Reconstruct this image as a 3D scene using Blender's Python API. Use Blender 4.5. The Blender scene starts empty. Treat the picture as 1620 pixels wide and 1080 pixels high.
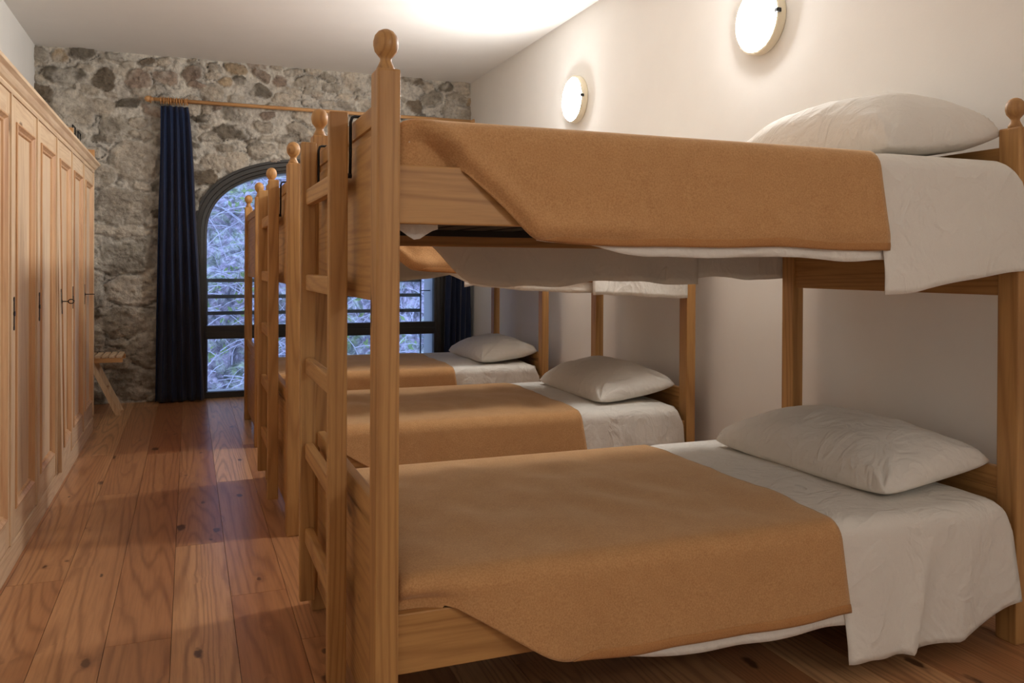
import bpy, bmesh, math, random
import numpy as np
from mathutils import Vector, Matrix, noise

sc = bpy.context.scene
COL = sc.collection

# ------------------------------------------------------------------ camera
F_PX, YAW, PITCH, ROLL, CY = 1318.8, 0.36948, -0.0047777, 0.0048473, 428.53
EYE = 1.2


def cam_rot(yaw, pitch, roll):
    cy, sy = math.cos(yaw), math.sin(yaw)
    r = np.array([[cy, -sy, 0], [0, 0, -1], [sy, cy, 0]])
    cp, sp = math.cos(pitch), math.sin(pitch)
    p = np.array([[1, 0, 0], [0, cp, sp], [0, -sp, cp]])
    cr, sr = math.cos(roll), math.sin(roll)
    q = np.array([[cr, -sr, 0], [sr, cr, 0], [0, 0, 1]])
    return q @ p @ r


Rm = cam_rot(YAW, PITCH, ROLL)
cd = bpy.data.cameras.new('camera')
cam = bpy.data.objects.new('camera', cd)
COL.objects.link(cam)
cam.matrix_world = Matrix([[Rm[0][0], -Rm[1][0], -Rm[2][0], 0],
                           [Rm[0][1], -Rm[1][1], -Rm[2][1], 0],
                           [Rm[0][2], -Rm[1][2], -Rm[2][2], EYE],
                           [0, 0, 0, 1]])
cd.sensor_width = 36
cd.sensor_fit = 'HORIZONTAL'
cd.lens = F_PX / 1620 * 36
cd.shift_y = -(540 - CY) / 1620
cd.clip_start = 0.05
cd.clip_end = 200
sc.camera = cam

# ------------------------------------------------------------------ light / exposure
LAMP_STRENGTH = 168.0
LAMP_COLOR = (1.0, 0.99, 0.965)
w = bpy.data.worlds.new('sky')
sc.world = w
w.use_nodes = True
bg = w.node_tree.nodes['Background']
bg.inputs[0].default_value = (0.38, 0.54, 1.0, 1)
bg.inputs[1].default_value = 4.5
sc.view_settings.view_transform = 'Standard'
sc.view_settings.look = 'None'
sc.view_settings.gamma = 1
sc.view_settings.use_curve_mapping = False
sc.view_settings.exposure = 0.05
sc.cycles.use_denoising = True
sc.cycles.max_bounces = 10
sc.cycles.diffuse_bounces = 6
sc.cycles.sample_clamp_indirect = 6

rng = random.Random(7)


# ------------------------------------------------------------------ helpers
def props(o, label=None, cat=None, group=None, kind=None):
    if label:
        o['label'] = label
    if cat:
        o['category'] = cat
    if group:
        o['group'] = group
    if kind:
        o['kind'] = kind
    return o


def empty(name, loc=(0, 0, 0)):
    o = bpy.data.objects.new(name, None)
    COL.objects.link(o)
    o.location = loc
    o.empty_display_size = 0.1
    return o


def obj(name, bm, m, parent=None, smooth=False, loc=None):
    me = bpy.data.meshes.new(name)
    bm.normal_update()
    bm.to_mesh(me)
    bm.free()
    if smooth:
        for p in me.polygons:
            p.use_smooth = True
    if m:
        me.materials.append(m)
    o = bpy.data.objects.new(name, me)
    COL.objects.link(o)
    if parent:
        o.parent = parent
    if loc:
        o.location = loc
    return o


def bx(bm, x0, x1, y0, y1, z0, z1, bev=0.0):
    b2 = bmesh.new()
    bmesh.ops.create_cube(b2, size=1)
    for v in b2.verts:
        v.co = Vector((x0 + (v.co.x + .5) * (x1 - x0), y0 + (v.co.y + .5) * (y1 - y0), z0 + (v.co.z + .5) * (z1 - z0)))
    if bev:
        bmesh.ops.bevel(b2, geom=b2.edges[:], offset=bev, segments=2, affect='EDGES', profile=.6)
    me = bpy.data.meshes.new('t')
    b2.to_mesh(me)
    b2.free()
    bm.from_mesh(me)
    bpy.data.meshes.remove(me)
    return bm


def box(x0, x1, y0, y1, z0, z1, bev=0.0):
    return bx(bmesh.new(), x0, x1, y0, y1, z0, z1, bev)


def tube(bm, pts, r, seg=8, cap=True):
    pts = [Vector(p) for p in pts]
    rings = []
    for i, p in enumerate(pts):
        d = (pts[min(i + 1, len(pts) - 1)] - pts[max(i - 1, 0)]).normalized()
        a = d.cross(Vector((0, 0, 1)))
        if a.length < 1e-3:
            a = d.cross(Vector((1, 0, 0)))
        a.normalize()
        b = d.cross(a)
        rr = r[i] if isinstance(r, (list, tuple)) else r
        rings.append([bm.verts.new(p + a * rr * math.cos(t * 2 * math.pi / seg) + b * rr * math.sin(t * 2 * math.pi / seg)) for t in range(seg)])
    for i in range(len(rings) - 1):
        for t in range(seg):
            bm.faces.new((rings[i][t], rings[i][(t + 1) % seg], rings[i + 1][(t + 1) % seg], rings[i + 1][t]))
    if cap:
        bm.faces.new(rings[0][::-1])
        bm.faces.new(rings[-1])
    return bm


def lathe(bm, prof, c=(0, 0, 0), seg=24, axis='z'):
    rings = []
    for r, h in prof:
        ring = []
        for t in range(seg):
            a = t * 2 * math.pi / seg
            if axis == 'z':
                p = (c[0] + r * math.cos(a), c[1] + r * math.sin(a), c[2] + h)
            elif axis == 'x':
                p = (c[0] + h, c[1] + r * math.cos(a), c[2] + r * math.sin(a))
            else:
                p = (c[0] + r * math.cos(a), c[1] + h, c[2] + r * math.sin(a))
            ring.append(bm.verts.new(p))
        rings.append(ring)
    for i in range(len(rings) - 1):
        for t in range(seg):
            bm.faces.new((rings[i][t], rings[i][(t + 1) % seg], rings[i + 1][(t + 1) % seg], rings[i + 1][t]))
    bm.faces.new(rings[0][::-1])
    bm.faces.new(rings[-1])
    bmesh.ops.recalc_face_normals(bm, faces=bm.faces[:])
    return bm


def grid(bm, P):
    """P[i][j] -> faces"""
    V = [[bm.verts.new(p) for p in row] for row in P]
    for i in range(len(V) - 1):
        for j in range(len(V[0]) - 1):
            bm.faces.new((V[i][j], V[i + 1][j], V[i + 1][j + 1], V[i][j + 1]))
    return V


def copy_tree(o, parent=None):
    c = o.copy()
    COL.objects.link(c)
    if parent:
        c.parent = parent
    for ch in list(o.children):
        copy_tree(ch, c)
    return c


def sstep(a, b, x):
    t = min(1, max(0, (x - a) / (b - a)))
    return t * t * (3 - 2 * t)


def nz(x, y, z=0.0):
    return noise.noise(Vector((x, y, z)))


# ------------------------------------------------------------------ materials
class NT:
    def __init__(s, name):
        s.m = bpy.data.materials.new(name)
        s.m.use_nodes = True
        s.t = s.m.node_tree
        s.b = s.t.nodes['Principled BSDF']

    def n(s, typ, **kw):
        nd = s.t.nodes.new(typ)
        for k, v in kw.items():
            if isinstance(k, str) and hasattr(nd, k):
                setattr(nd, k, v)
        return nd

    def l(s, a, b):
        s.t.links.new(a, b)

    def val(s, sock, v):
        if isinstance(v, bpy.types.NodeSocket):
            s.l(v, sock)
        else:
            sock.default_value = v

    def math(s, op, a, b=0.0, c=0.0):
        nd = s.n('ShaderNodeMath', operation=op)
        s.val(nd.inputs[0], a)
        s.val(nd.inputs[1], b)
        s.val(nd.inputs[2], c)
        return nd.outputs[0]

    def vmath(s, op, a, b):
        nd = s.n('ShaderNodeVectorMath', operation=op)
        s.val(nd.inputs[0], a)
        s.val(nd.inputs[1], b)
        return nd.outputs[0]

    def noise(s, vec, scale, detail=3, rough=.5, dist=0.0):
        nd = s.n('ShaderNodeTexNoise')
        s.l(vec, nd.inputs['Vector'])
        nd.inputs['Scale'].default_value = scale
        nd.inputs['Detail'].default_value = detail
        nd.inputs['Roughness'].default_value = rough
        nd.inputs['Distortion'].default_value = dist
        return nd.outputs['Fac']

    def ramp(s, fac, stops):
        nd = s.n('ShaderNodeValToRGB')
        s.l(fac, nd.inputs[0])
        e = nd.color_ramp.elements
        while len(e) > 1:
            e.remove(e[-1])
        e[0].position = stops[0][0]
        e[0].color = (*stops[0][1], 1)
        for p, c in stops[1:]:
            k = e.new(p)
            k.color = (*c, 1)
        return nd.outputs[0]

    def mix(s, fac, a, b, mode='MIX'):
        nd = s.n('ShaderNodeMix', data_type='RGBA', blend_type=mode)
        s.val(nd.inputs[0], fac)
        s.val(nd.inputs[6], a if isinstance(a, bpy.types.NodeSocket) else (*a, 1))
        s.val(nd.inputs[7], b if isinstance(b, bpy.types.NodeSocket) else (*b, 1))
        return nd.outputs[2]

    def bump(s, h, strength=.3, dist=.01, normal=None):
        nd = s.n('ShaderNodeBump')
        s.l(h, nd.inputs['Height'])
        nd.inputs['Strength'].default_value = strength
        nd.inputs['Distance'].default_value = dist
        if normal:
            s.l(normal, nd.inputs['Normal'])
        return nd.outputs[0]

    def coord(s, kind='Object'):
        return s.n('ShaderNodeTexCoord').outputs[kind]


def simple(name, col, rough=.6, metal=0.0, spec=.5):
    k = NT(name)
    k.b.inputs['Base Color'].default_value = (*col, 1)
    k.b.inputs['Roughness'].default_value = rough
    k.b.inputs['Metallic'].default_value = metal
    k.b.inputs['Specular IOR Level'].default_value = spec
    return k.m


def wood(name, axis, light, mid, dark, knots=.5, rough=.45, rings=9.0, ringamt=.35, across=5.0, attr=None, bumpamt=.12, spec=.4, stretch=.06, tmul=.5, kscale=5.5, ksize=(.085, .055)):
    k = NT(name)
    co = k.coord('Object')
    if attr:
        an = k.n('ShaderNodeAttribute')
        an.attribute_name = attr
        rnd = k.n('ShaderNodeSeparateColor')
        k.l(an.outputs['Color'], rnd.inputs[0])
        rv = rnd.outputs[0]
        rv2 = rnd.outputs[1]
    else:
        rv = k.n('ShaderNodeObjectInfo').outputs['Random']
        rv2 = k.math('FRACT', k.math('MULTIPLY', rv, 7.31))
    off = k.n('ShaderNodeCombineXYZ')
    k.l(k.math('MULTIPLY', rv, 37.0), off.inputs[0])
    k.l(k.math('MULTIPLY', rv, 53.0), off.inputs[1])
    k.l(k.math('MULTIPLY', rv, 71.0), off.inputs[2])
    c = k.vmath('ADD', co, off.outputs[0])
    st = [1.0, 1.0, 1.0]
    st['xyz'.index(axis)] = stretch
    cs = k.vmath('MULTIPLY', c, tuple(st))
    # knots: elongated along the grain only mildly
    kt = [1.0, 1.0, 1.0]
    kt['xyz'.index(axis)] = 0.42
    kv = k.vmath('MULTIPLY', c, tuple(kt))
    wob = k.n('ShaderNodeTexNoise')
    k.l(c, wob.inputs['Vector'])
    wob.inputs['Scale'].default_value = 26
    wob.inputs['Detail'].default_value = 2
    kv = k.vmath('ADD', kv, k.vmath('MULTIPLY', k.vmath('SUBTRACT', wob.outputs['Color'], (.5, .5, .5)), (.022, .022, .022)))
    vo = k.n('ShaderNodeTexVoronoi', feature='F1')
    k.l(kv, vo.inputs['Vector'])
    vo.inputs['Scale'].default_value = kscale
    sel = k.n('ShaderNodeSeparateColor')
    k.l(vo.outputs['Color'], sel.inputs[0])
    has = k.math('GREATER_THAN', sel.outputs[0], 1 - knots)
    size = k.math('MULTIPLY_ADD', sel.outputs[1], *ksize)
    kd = k.math('DIVIDE', vo.outputs['Distance'], size)
    kn = k.math('MULTIPLY', k.math('SUBTRACT', 1.0, kd), has)
    kn = k.math('MINIMUM', k.math('MAXIMUM', k.math('MULTIPLY', kn, 2.6), 0.0), 1.0)
    swirl = k.math('MULTIPLY', k.math('POWER', 2.718, k.math('MULTIPLY', kd, -.75)), has)
    # cathedral rings
    n1 = k.noise(cs, across, 1.5, .4)
    ph = k.math('ADD', k.math('MULTIPLY', n1, rings), k.math('MULTIPLY', swirl, 1.1))
    ring = k.math('MULTIPLY_ADD', k.math('SINE', k.math('MULTIPLY', ph, 6.2832)), .5, .5)
    ring = k.math('POWER', ring, 3.5)
    fine = k.noise(cs, 90, 3, .6)
    big = k.noise(cs, 2.2, 2, .5)
    base = k.ramp(big, [(.3, light), (.7, mid)])
    tint = k.math('MULTIPLY_ADD', rv2, tmul, .0)
    base = k.mix(tint, base, mid)
    colr = k.mix(k.math('MULTIPLY', ring, ringamt), base, dark)
    colr = k.mix(k.math('MAXIMUM', k.math('MULTIPLY', k.math('SUBTRACT', fine, .42), 1.1), 0.0), colr, dark)
    kcol = tuple(v * .42 for v in dark)
    colr = k.mix(k.math('MULTIPLY', kn, .85), colr, kcol)
    k.l(colr, k.b.inputs['Base Color'])
    k.b.inputs['Roughness'].default_value = rough
    k.b.inputs['Specular IOR Level'].default_value = spec
    k.l(k.bump(k.math('ADD', k.math('MULTIPLY', fine, .6), k.math('MULTIPLY', ring, -.25)), bumpamt, .002), k.b.inputs['Normal'])
    return k.m


BL, BM_, BD = (0.53, 0.30, 0.112), (0.44, 0.225, 0.072), (0.22, 0.085, 0.026)
pine = {a: wood('bed_pine_' + a, a, BL, BM_, BD, knots=.30, rings=22, ringamt=.42) for a in 'xyz'}
WL, WM_, WD = (0.76, 0.60, 0.42), (0.66, 0.48, 0.30), (0.40, 0.21, 0.10)
larch = {a: wood('wardrobe_pine_' + a, a, WL, WM_, WD, knots=.40, rough=.5, rings=18, ringamt=.28) for a in 'yz'}
mould = wood('moulding_pine', 'z', (.66, .42, .235), (.58, .34, .17), (.36, .15, .06), knots=.1)
floor_m = wood('floor_larch', 'y', (0.76, 0.45, 0.22), (0.38, 0.160, 0.066), (0.14, 0.04, 0.014), knots=.68, rough=.28, rings=30, ringamt=.42, attr='plank', across=4.2, bumpamt=.05, spec=.5, stretch=.042, tmul=.62, kscale=8.0, ksize=(.15, .05))


def plaster(name, col):
    k = NT(name)
    co = k.coord()
    n = k.noise(co, 3.0, 4, .6)
    k.l(k.ramp(n, [(.3, tuple(v * .97 for v in col)), (.7, col)]), k.b.inputs['Base Color'])
    k.b.inputs['Roughness'].default_value = .9
    k.b.inputs['Specular IOR Level'].default_value = .2
    k.l(k.bump(k.math('ADD', k.noise(co, 6, 3), k.math('MULTIPLY', k.noise(co, 120, 2), .15)), .25, .006), k.b.inputs['Normal'])
    return k.m


plaster_m = plaster('plaster_white', (0.85, 0.835, 0.80))
ceil_m = plaster('ceiling_white', (0.86, 0.845, 0.82))


def fabric(name, col, col2, scale=260, bstr=.35, sheen=.3, rough=.95, big=.0, crease=.0):
    k = NT(name)
    co = k.coord()
    f = k.noise(co, scale, 3, .65)
    g = k.noise(co, 22, 3, .6)
    c = k.ramp(k.math('ADD', k.math('MULTIPLY', f, .80), k.math('MULTIPLY', g, .20)), [(.35, col2), (.62, col)])
    k.l(c, k.b.inputs['Base Color'])
    k.b.inputs['Roughness'].default_value = rough
    k.b.inputs['Specular IOR Level'].default_value = .15
    k.b.inputs['Sheen Weight'].default_value = sheen
    k.b.inputs['Sheen Roughness'].default_value = .5
    k.b.inputs['Sheen Tint'].default_value = (1.0, .80, .56, 1)
    h = k.math('ADD', k.math('MULTIPLY', f, .35), k.math('MULTIPLY', k.noise(co, 14, 4, .55, .6), big))
    nrm = k.bump(h, bstr, .006)
    if crease:
        cv = k.vmath('MULTIPLY', co, (1.0, 1.5, .8))
        q = k.noise(cv, 5.5, 3, .5, 1.0)
        q = k.math('SUBTRACT', 1.0, k.math('MULTIPLY', k.math('ABSOLUTE', k.math('SUBTRACT', q, .5)), 9.0))
        q = k.math('MAXIMUM', q, 0.0)
        q2 = k.noise(co, 13, 3, .55, .5)
        nrm = k.bump(k.math('ADD', k.math('MULTIPLY', q, .5), q2), crease, .014, nrm)
    k.l(nrm, k.b.inputs['Normal'])
    return k.m


blanket_m = fabric('camel_wool', (0.56, 0.315, 0.140), (0.42, 0.21, 0.085), scale=230, bstr=.45, sheen=.5)
hem_m = fabric('camel_binding', (0.46, 0.235, 0.095), (0.38, 0.175, 0.065), scale=300, bstr=.2, sheen=.1)
sheet_m = fabric('white_cotton', (0.78, 0.745, 0.68), (0.74, 0.70, 0.64), scale=600, bstr=.3, sheen=0, rough=.85, big=.8, crease=.42)
mattress_m = fabric('mattress_ticking', (0.62, 0.60, 0.56), (0.52, 0.50, 0.47), scale=300)
curtain_m = fabric('navy_cloth', (0.016, 0.030, 0.078), (0.010, 0.019, 0.050), scale=300, bstr=.15, sheen=.15, rough=.8)
black_m = simple('black_iron', (0.012, 0.012, 0.013), .45, .3)
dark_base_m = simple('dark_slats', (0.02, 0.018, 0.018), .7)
frame_m = simple('window_frame_paint', (0.030, 0.027, 0.023), .42)
rail_m = simple('railing_steel', (0.10, 0.12, 0.14), .5, .4)
key_m = simple('dark_key_metal', (0.03, 0.024, 0.02), .4, .8)
ring_m = simple('varnished_ring', (0.50, 0.24, 0.08), .35)
rod_m = wood('rod_wood', 'x', (0.62, 0.36, 0.16), (0.56, 0.30, 0.12), (0.4, 0.18, 0.06), knots=.02)

k = NT('window_glass')
gl = k.n('ShaderNodeBsdfGlossy')
gl.inputs['Roughness'].default_value = .02
tr = k.n('ShaderNodeBsdfTransparent')
tr.inputs[0].default_value = (.93, .96, .97, 1)
fr = k.n('ShaderNodeFresnel')
fr.inputs[0].default_value = 1.35
mx = k.n('ShaderNodeMixShader')
k.l(fr.outputs[0], mx.inputs[0])
k.l(tr.outputs[0], mx.inputs[1])
k.l(gl.outputs[0], mx.inputs[2])
k.l(mx.outputs[0], k.t.nodes['Material Output'].inputs[0])
glass_m = k.m

k = NT('opal_glass_lit')
k.b.inputs['Base Color'].default_value = (.9, .88, .82, 1)
k.b.inputs['Roughness'].default_value = .3
k.b.inputs['Emission Color'].default_value = (*LAMP_COLOR, 1)
k.b.inputs['Emission Strength'].default_value = LAMP_STRENGTH
lamp_m = k.m
base_plate_m = simple('cream_metal', (.74, .66, .50), .4)

k = NT('rubble_stone')
an = k.n('ShaderNodeAttribute')
an.attribute_name = 'stone'
co = k.coord()
n1 = k.noise(co, 28, 6, .68)
n2 = k.noise(co, 7, 4, .6, .8)
c = k.mix(1.0, an.outputs['Color'], k.ramp(n1, [(.28, (.62, .60, .58)), (.5, (1, 1, 1)), (.72, (1.22, 1.2, 1.16))]), 'MULTIPLY')
c = k.mix(1.0, c, k.ramp(n2, [(.3, (.78, .76, .74)), (.65, (1.12, 1.1, 1.05))]), 'MULTIPLY')
k.l(c, k.b.inputs['Base Color'])
k.b.inputs['Roughness'].default_value = .95
k.b.inputs['Specular IOR Level'].default_value = .15
k.l(k.bump(k.math('ADD', n1, k.math('MULTIPLY', k.noise(co, 11, 5, .6, 1.2), 1.4)), .8, .022), k.b.inputs['Normal'])
stone_m = k.m

k = NT('hillside_rock_scrub')
co = k.coord()
a = k.noise(co, 2.6, 8, .7, 1.5)
b = k.noise(co, 9, 8, .75, .8)
c = k.ramp(b, [(.30, (.05, .06, .06)), (.42, (.20, .21, .20)), (.52, (.45, .45, .45)), (.62, (.85, .84, .84))])
g = k.ramp(a, [(.36, (.85, 1.0, .50)), (.47, (1, .98, .9)), (.56, (1.0, .80, .95)), (.68, (.8, 1.0, .9))])
k.l(k.mix(1.0, c, g, 'MULTIPLY'), k.b.inputs['Base Color'])
k.b.inputs['Roughness'].default_value = 1
k.l(k.bump(b, 1.0, .08), k.b.inputs['Normal'])
hill_m = k.m
twig_m = fabric('pale_twigs', (0.62, 0.58, 0.62), (0.34, 0.30, 0.34), scale=30, bstr=0, sheen=0)
leaf_m = fabric('scrub_leaves', (0.30, 0.38, 0.14), (0.12, 0.17, 0.08), scale=20, bstr=0, sheen=0)

# ------------------------------------------------------------------ room shell
XL, XR, YB, YF, ZC = -1.215, 2.635, 8.0, -3.0, 3.045
XW, DEPTH = 1.21, 0.46           # window axis, wall depth beyond the frame


def outline(hw, hh, z0, n=48, ex=2.5):
    """arched outline in x,z from bottom left over the crown to bottom right"""
    pts = [(XW - hw, 0.0), (XW - hw, z0 * .5)]
    for i in range(n + 1):
        t = math.pi * (1 - i / n)
        cx, sz = math.cos(t), math.sin(t)
        pts.append((XW + hw * math.copysign(abs(cx) ** (2 / ex), cx), z0 + hh * abs(sz) ** (2 / ex)))
    pts += [(XW + hw, z0 * .5), (XW + hw, 0.0)]
    return pts


# floor: real planks
bm = bmesh.new()
lay = bm.loops.layers.float_color.new('plank')
r2 = random.Random(21)
x = -0.05 - 0.195 * 7
while x < XR + .05:
    y = YF - r2.random() * 2.0
    while y < YB + .02:
        ln = r2.choice((1.6, 2.0, 2.4, 3.0)) * (0.9 + .3 * r2.random())
        y1 = y + ln
        g_ = .0008
        xa, xb, ya, yb = x + g_, x + .195 - g_, max(y, YF) + g_, min(y1, YB + .02) - g_
        if yb > ya and xb > XL - .2:
            vs = [bm.verts.new((px_, py_, 0)) for px_, py_ in ((xa, ya), (xb, ya), (xb, yb), (xa, yb))]
            lo = [bm.verts.new((v.co.x, v.co.y, -.02)) for v in vs]
            cval = (r2.random(), r2.random() ** 1.0 * 2.0 - .3, r2.random(), 1)
            fs = [bm.faces.new(vs)] + [bm.faces.new((vs[i], lo[i], lo[(i + 1) % 4], vs[(i + 1) % 4])) for i in range(4)]
            for f_ in fs:
                for lp in f_.loops:
                    lp[lay] = cval
        y = y1
    x += .195
fl = obj('floor', bm, floor_m)
props(fl, kind='structure')
props(obj('trim_1', box(XL - .2, XR + .2, YF - .2, YB + .5, -.06, -.021), simple('subfloor_dark', (.03, .015, .01), .9)), kind='structure')

props(obj('ceiling', box(XL - .15, XR + .15, YF - .15, YB + .4, ZC, ZC + .15), ceil_m), kind='structure')
props(obj('wall_left', box(XL - .15, XL, YF - .15, YB + .4, -.05, ZC), plaster_m), kind='structure')
props(obj('wall_right', box(XR, XR + .15, YF - .15, YB + .4, -.05, ZC), plaster_m), kind='structure')
props(obj('wall_front', box(XL, XR, YF - .15, YF, -.05, ZC), plaster_m), kind='structure')

# back wall: rubble masonry as real relief
STONES = [(-1.00, 2.80, .17, .085, 'd'), (-0.69, 2.80, .10, .075, 'b'), (-0.42, 2.82, .11, .085, 'r'), (-0.51, 2.61, .13, .055, 'd'), (-1.03, 2.98, .06, .05, 'o'),
          (0.03, 2.92, .08, .08, 'r'), (0.40, 2.97, .10, .05, 'o'), (-0.20, 2.985, .08, .05, 'l'), (-0.59, 2.38, .13, .12, 'g'), (0.35, 2.41, .15, .06, 'd'),
          (0.39, 2.57, .13, .08, 'g'), (0.05, 2.35, .035, .045, 'd'), (0.05, 2.20, .035, .035, 'd'), (0.62, 2.94, .09, .055, 'r'), (0.80, 2.91, .07, .06, 'r'),
          (0.60, 2.80, .11, .05, 'd'), (1.02, 2.91, .10, .055, 'g'), (-0.93, 2.54, .17, .15, 'l'), (-0.69, 2.56, .09, .10, 'l'), (-0.44, 2.11, .19, .17, 'l'),
          (-0.51, 1.71, .26, .16, 'l'), (-0.56, 1.50, .25, .06, 'l'), (-0.52, 1.26, .22, .14, 'g'), (-0.45, 0.98, .20, .12, 'l'), (-.5, .72, .22, .13, 'g'),
          (-.35, .45, .2, .13, 'g'), (-.45, .17, .25, .13, 'g'), (-.05, 2.62, .12, .09, 'l'), (.2, 2.74, .12, .1, 'l'), (-.72, 2.31, .07, .04, 'd')]
PAL = {'d': (.15, .132, .108), 'b': (.17, .135, .10), 'r': (.32, .245, .20), 'o': (.44, .34, .23), 'l': (.50, .45, .385), 'g': (.36, .33, .285), 'm': (.60, .57, .52)}
r3 = random.Random(5)
cells = [s for s in STONES]
tries = 0
while tries < 9000 and len(cells) < 400:
    tries += 1
    pz0 = r3.uniform(0, ZC)
    a_ = r3.uniform(.05, .13) if pz0 > 2.0 else r3.uniform(.06, .24)
    b_ = a_ * r3.uniform(.42, .85)
    px_, pz_ = r3.uniform(XL, XR), pz0
    ok = all(((px_ - s[0]) / (s[2] + a_)) ** 2 + ((pz_ - s[1]) / (s[3] + b_)) ** 2 > .80 for s in cells)
    if ok:
        t = r3.random()
        up = pz_ > 2.0
        cells.append((px_, pz_, a_, b_, 'd' if t < .10 else 'r' if t < .18 and up else 'b' if t < .22 else 'o' if t < .27 and up else 'g' if t < .5 else 'l'))
NX, NZ = 386, 306
gx = np.linspace(XL, XR, NX)
gz = np.linspace(-.02, ZC + .005, NZ)
X2, Z2 = np.meshgrid(gx, gz, indexing='ij')
# domain warp + fields from smooth random sines
rs = np.random.RandomState(3)


def fbm(X, Z, f0, octv=4, seed=0):
    rr = np.random.RandomState(seed)
    o = np.zeros_like(X)
    amp, f = 1.0, f0
    for _ in range(octv):
        for _k in range(6):
            th = rr.rand() * 6.283
            fr_ = f * (0.6 + .8 * rr.rand())
            o += amp * np.sin((X * math.cos(th) + Z * math.sin(th)) * fr_ * 6.283 + rr.rand() * 6.283) / 3
        amp *= .55
        f *= 2.1
    return o


WX = X2 + .024 * fbm(X2, Z2, 2.6, 5, 1)
WZ = Z2 + .020 * fbm(X2, Z2, 2.6, 5, 2)
d1 = np.full(X2.shape, 9.0)
d2 = np.full(X2.shape, 9.0)
idx = np.zeros(X2.shape, int)
for i, (sx, sz, a_, b_, kc) in enumerate(cells):
    ex = 2.6
    d = (np.abs((WX - sx) / a_) ** ex + np.abs((WZ - sz) / b_) ** ex) ** (1 / ex)
    lt = d < d1
    d2 = np.where(lt, d1, np.minimum(d2, d))
    idx = np.where(lt, i, idx)
    d1 = np.where(lt, d, d1)
inside = np.clip((1.06 - d1) / .22, 0, 1)
inside = inside * inside * (3 - 2 * inside)
sth = np.array([.014 + .030 * r3.random() for _ in cells])
H = inside * sth[idx] * (0.75 + .25 * np.clip(1 - d1, 0, 1)) + .008 * fbm(X2, Z2, 1.3, 3, 9) + .0065 * fbm(X2, Z2, 9, 4, 4)
crev = np.exp(-((d1 - 1.10) / .05) ** 2) * np.clip(fbm(X2, Z2, 1.6, 2, 12) * 1.4 + .25, 0, 1)
H -= .022 * crev
H += .014 * inside * np.clip(fbm(X2 + Z2, Z2 * 2.5, 5, 3, 8), -1, 1) * .6
cols = np.array([[v * q_ for v in PAL[c_[4]]] for c_, q_ in [(c_, 0.8 + .4 * r3.random()) for c_ in cells]])
mort = np.array(PAL['m'])
smear = np.clip(inside * (1.12 - .75 * np.clip(fbm(X2, Z2, 2.2, 3, 6), 0, 1)), 0, 1)[..., None]
cols = cols * .86 + np.array([.40, .365, .315]) * .14
C = cols[idx] * smear + mort * (1 - smear)
C *= (1 - .5 * crev)[..., None]
# keep arch opening
HW, HH, Z0 = 1.18, 0.75, 1.45


def in_arch(x, z, grow=0.0):
    if abs(x - XW) > HW + grow:
        return False
    if z < Z0:
        return True
    return (abs(x - XW) / (HW + grow)) ** 2.5 + ((z - Z0) / (HH + grow)) ** 2.5 < 1


me = bpy.data.meshes.new('wall_back')
verts = np.stack([X2, YB - .01 - H, Z2], -1).reshape(-1, 3)
faces = []
for i in range(NX - 1):
    for j in range(NZ - 1):
        xc, zc = (gx[i] + gx[i + 1]) / 2, (gz[j] + gz[j + 1]) / 2
        if in_arch(xc, zc, -.012):
            continue
        faces.append((i * NZ + j, (i + 1) * NZ + j, (i + 1) * NZ + j + 1, i * NZ + j + 1))
me.from_pydata(verts.tolist(), [], faces)
ca = me.color_attributes.new('stone', 'FLOAT_COLOR', 'POINT')
ca.data.foreach_set('color', np.concatenate([C.reshape(-1, 3), np.ones((NX * NZ, 1))], 1).astype(np.float32).ravel())
me.materials.append(stone_m)
for p in me.polygons:
    p.use_smooth = True
wb = bpy.data.objects.new('wall_back', me)
COL.objects.link(wb)
props(wb, kind='structure')
# solid thickness of that wall around the opening (reveal outside the window)
bm = bmesh.new()
o1 = outline(HW + .01, HH + .01, Z0)
o2 = outline(HW - .10, HH - .10, Z0)


def skin(bm, loops, close=False):
    rings = [[bm.verts.new(p) for p in lp] for lp in loops]
    for a_, b_ in zip(rings[:-1], rings[1:]):
        for i in range(len(a_) - 1):
            bm.faces.new((a_[i], a_[i + 1], b_[i + 1], b_[i]))
    return rings


big = []
for (x_, z_) in o1:          # matching outer rectangle
    if z_ < Z0:
        big.append((XL - .1 if x_ < XW else XR + .1, z_))
    else:
        dx_, dz_ = x_ - XW, z_ - .9
        sx_ = ((XR + .1 - XW) if dx_ > 0 else (XW - XL + .1)) / max(abs(dx_), 1e-4)
        sz_ = (ZC + .05 - .9) / max(dz_, 1e-4)
        s_ = min(sx_, sz_)
        big.append((XW + dx_ * s_, .9 + dz_ * s_))
skin(bm, [[(x_, YB + .10, z_) for x_, z_ in big], [(x_, YB + .10, z_) for x_, z_ in o2],
          [(x_, YB + DEPTH, z_) for x_, z_ in o2], [(x_, YB + DEPTH, z_) for x_, z_ in big]])
obj('wall_reveal', bm, plaster('outer_render_grey', (.50, .50, .48)), wb)
bm = box(XW - HW, XW + HW, YB + .02, YB + .62, -.10, -.005)
props(obj('trim_2', bm, simple('sill_stone', (.30, .29, .27), .8)), kind='structure')

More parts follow.
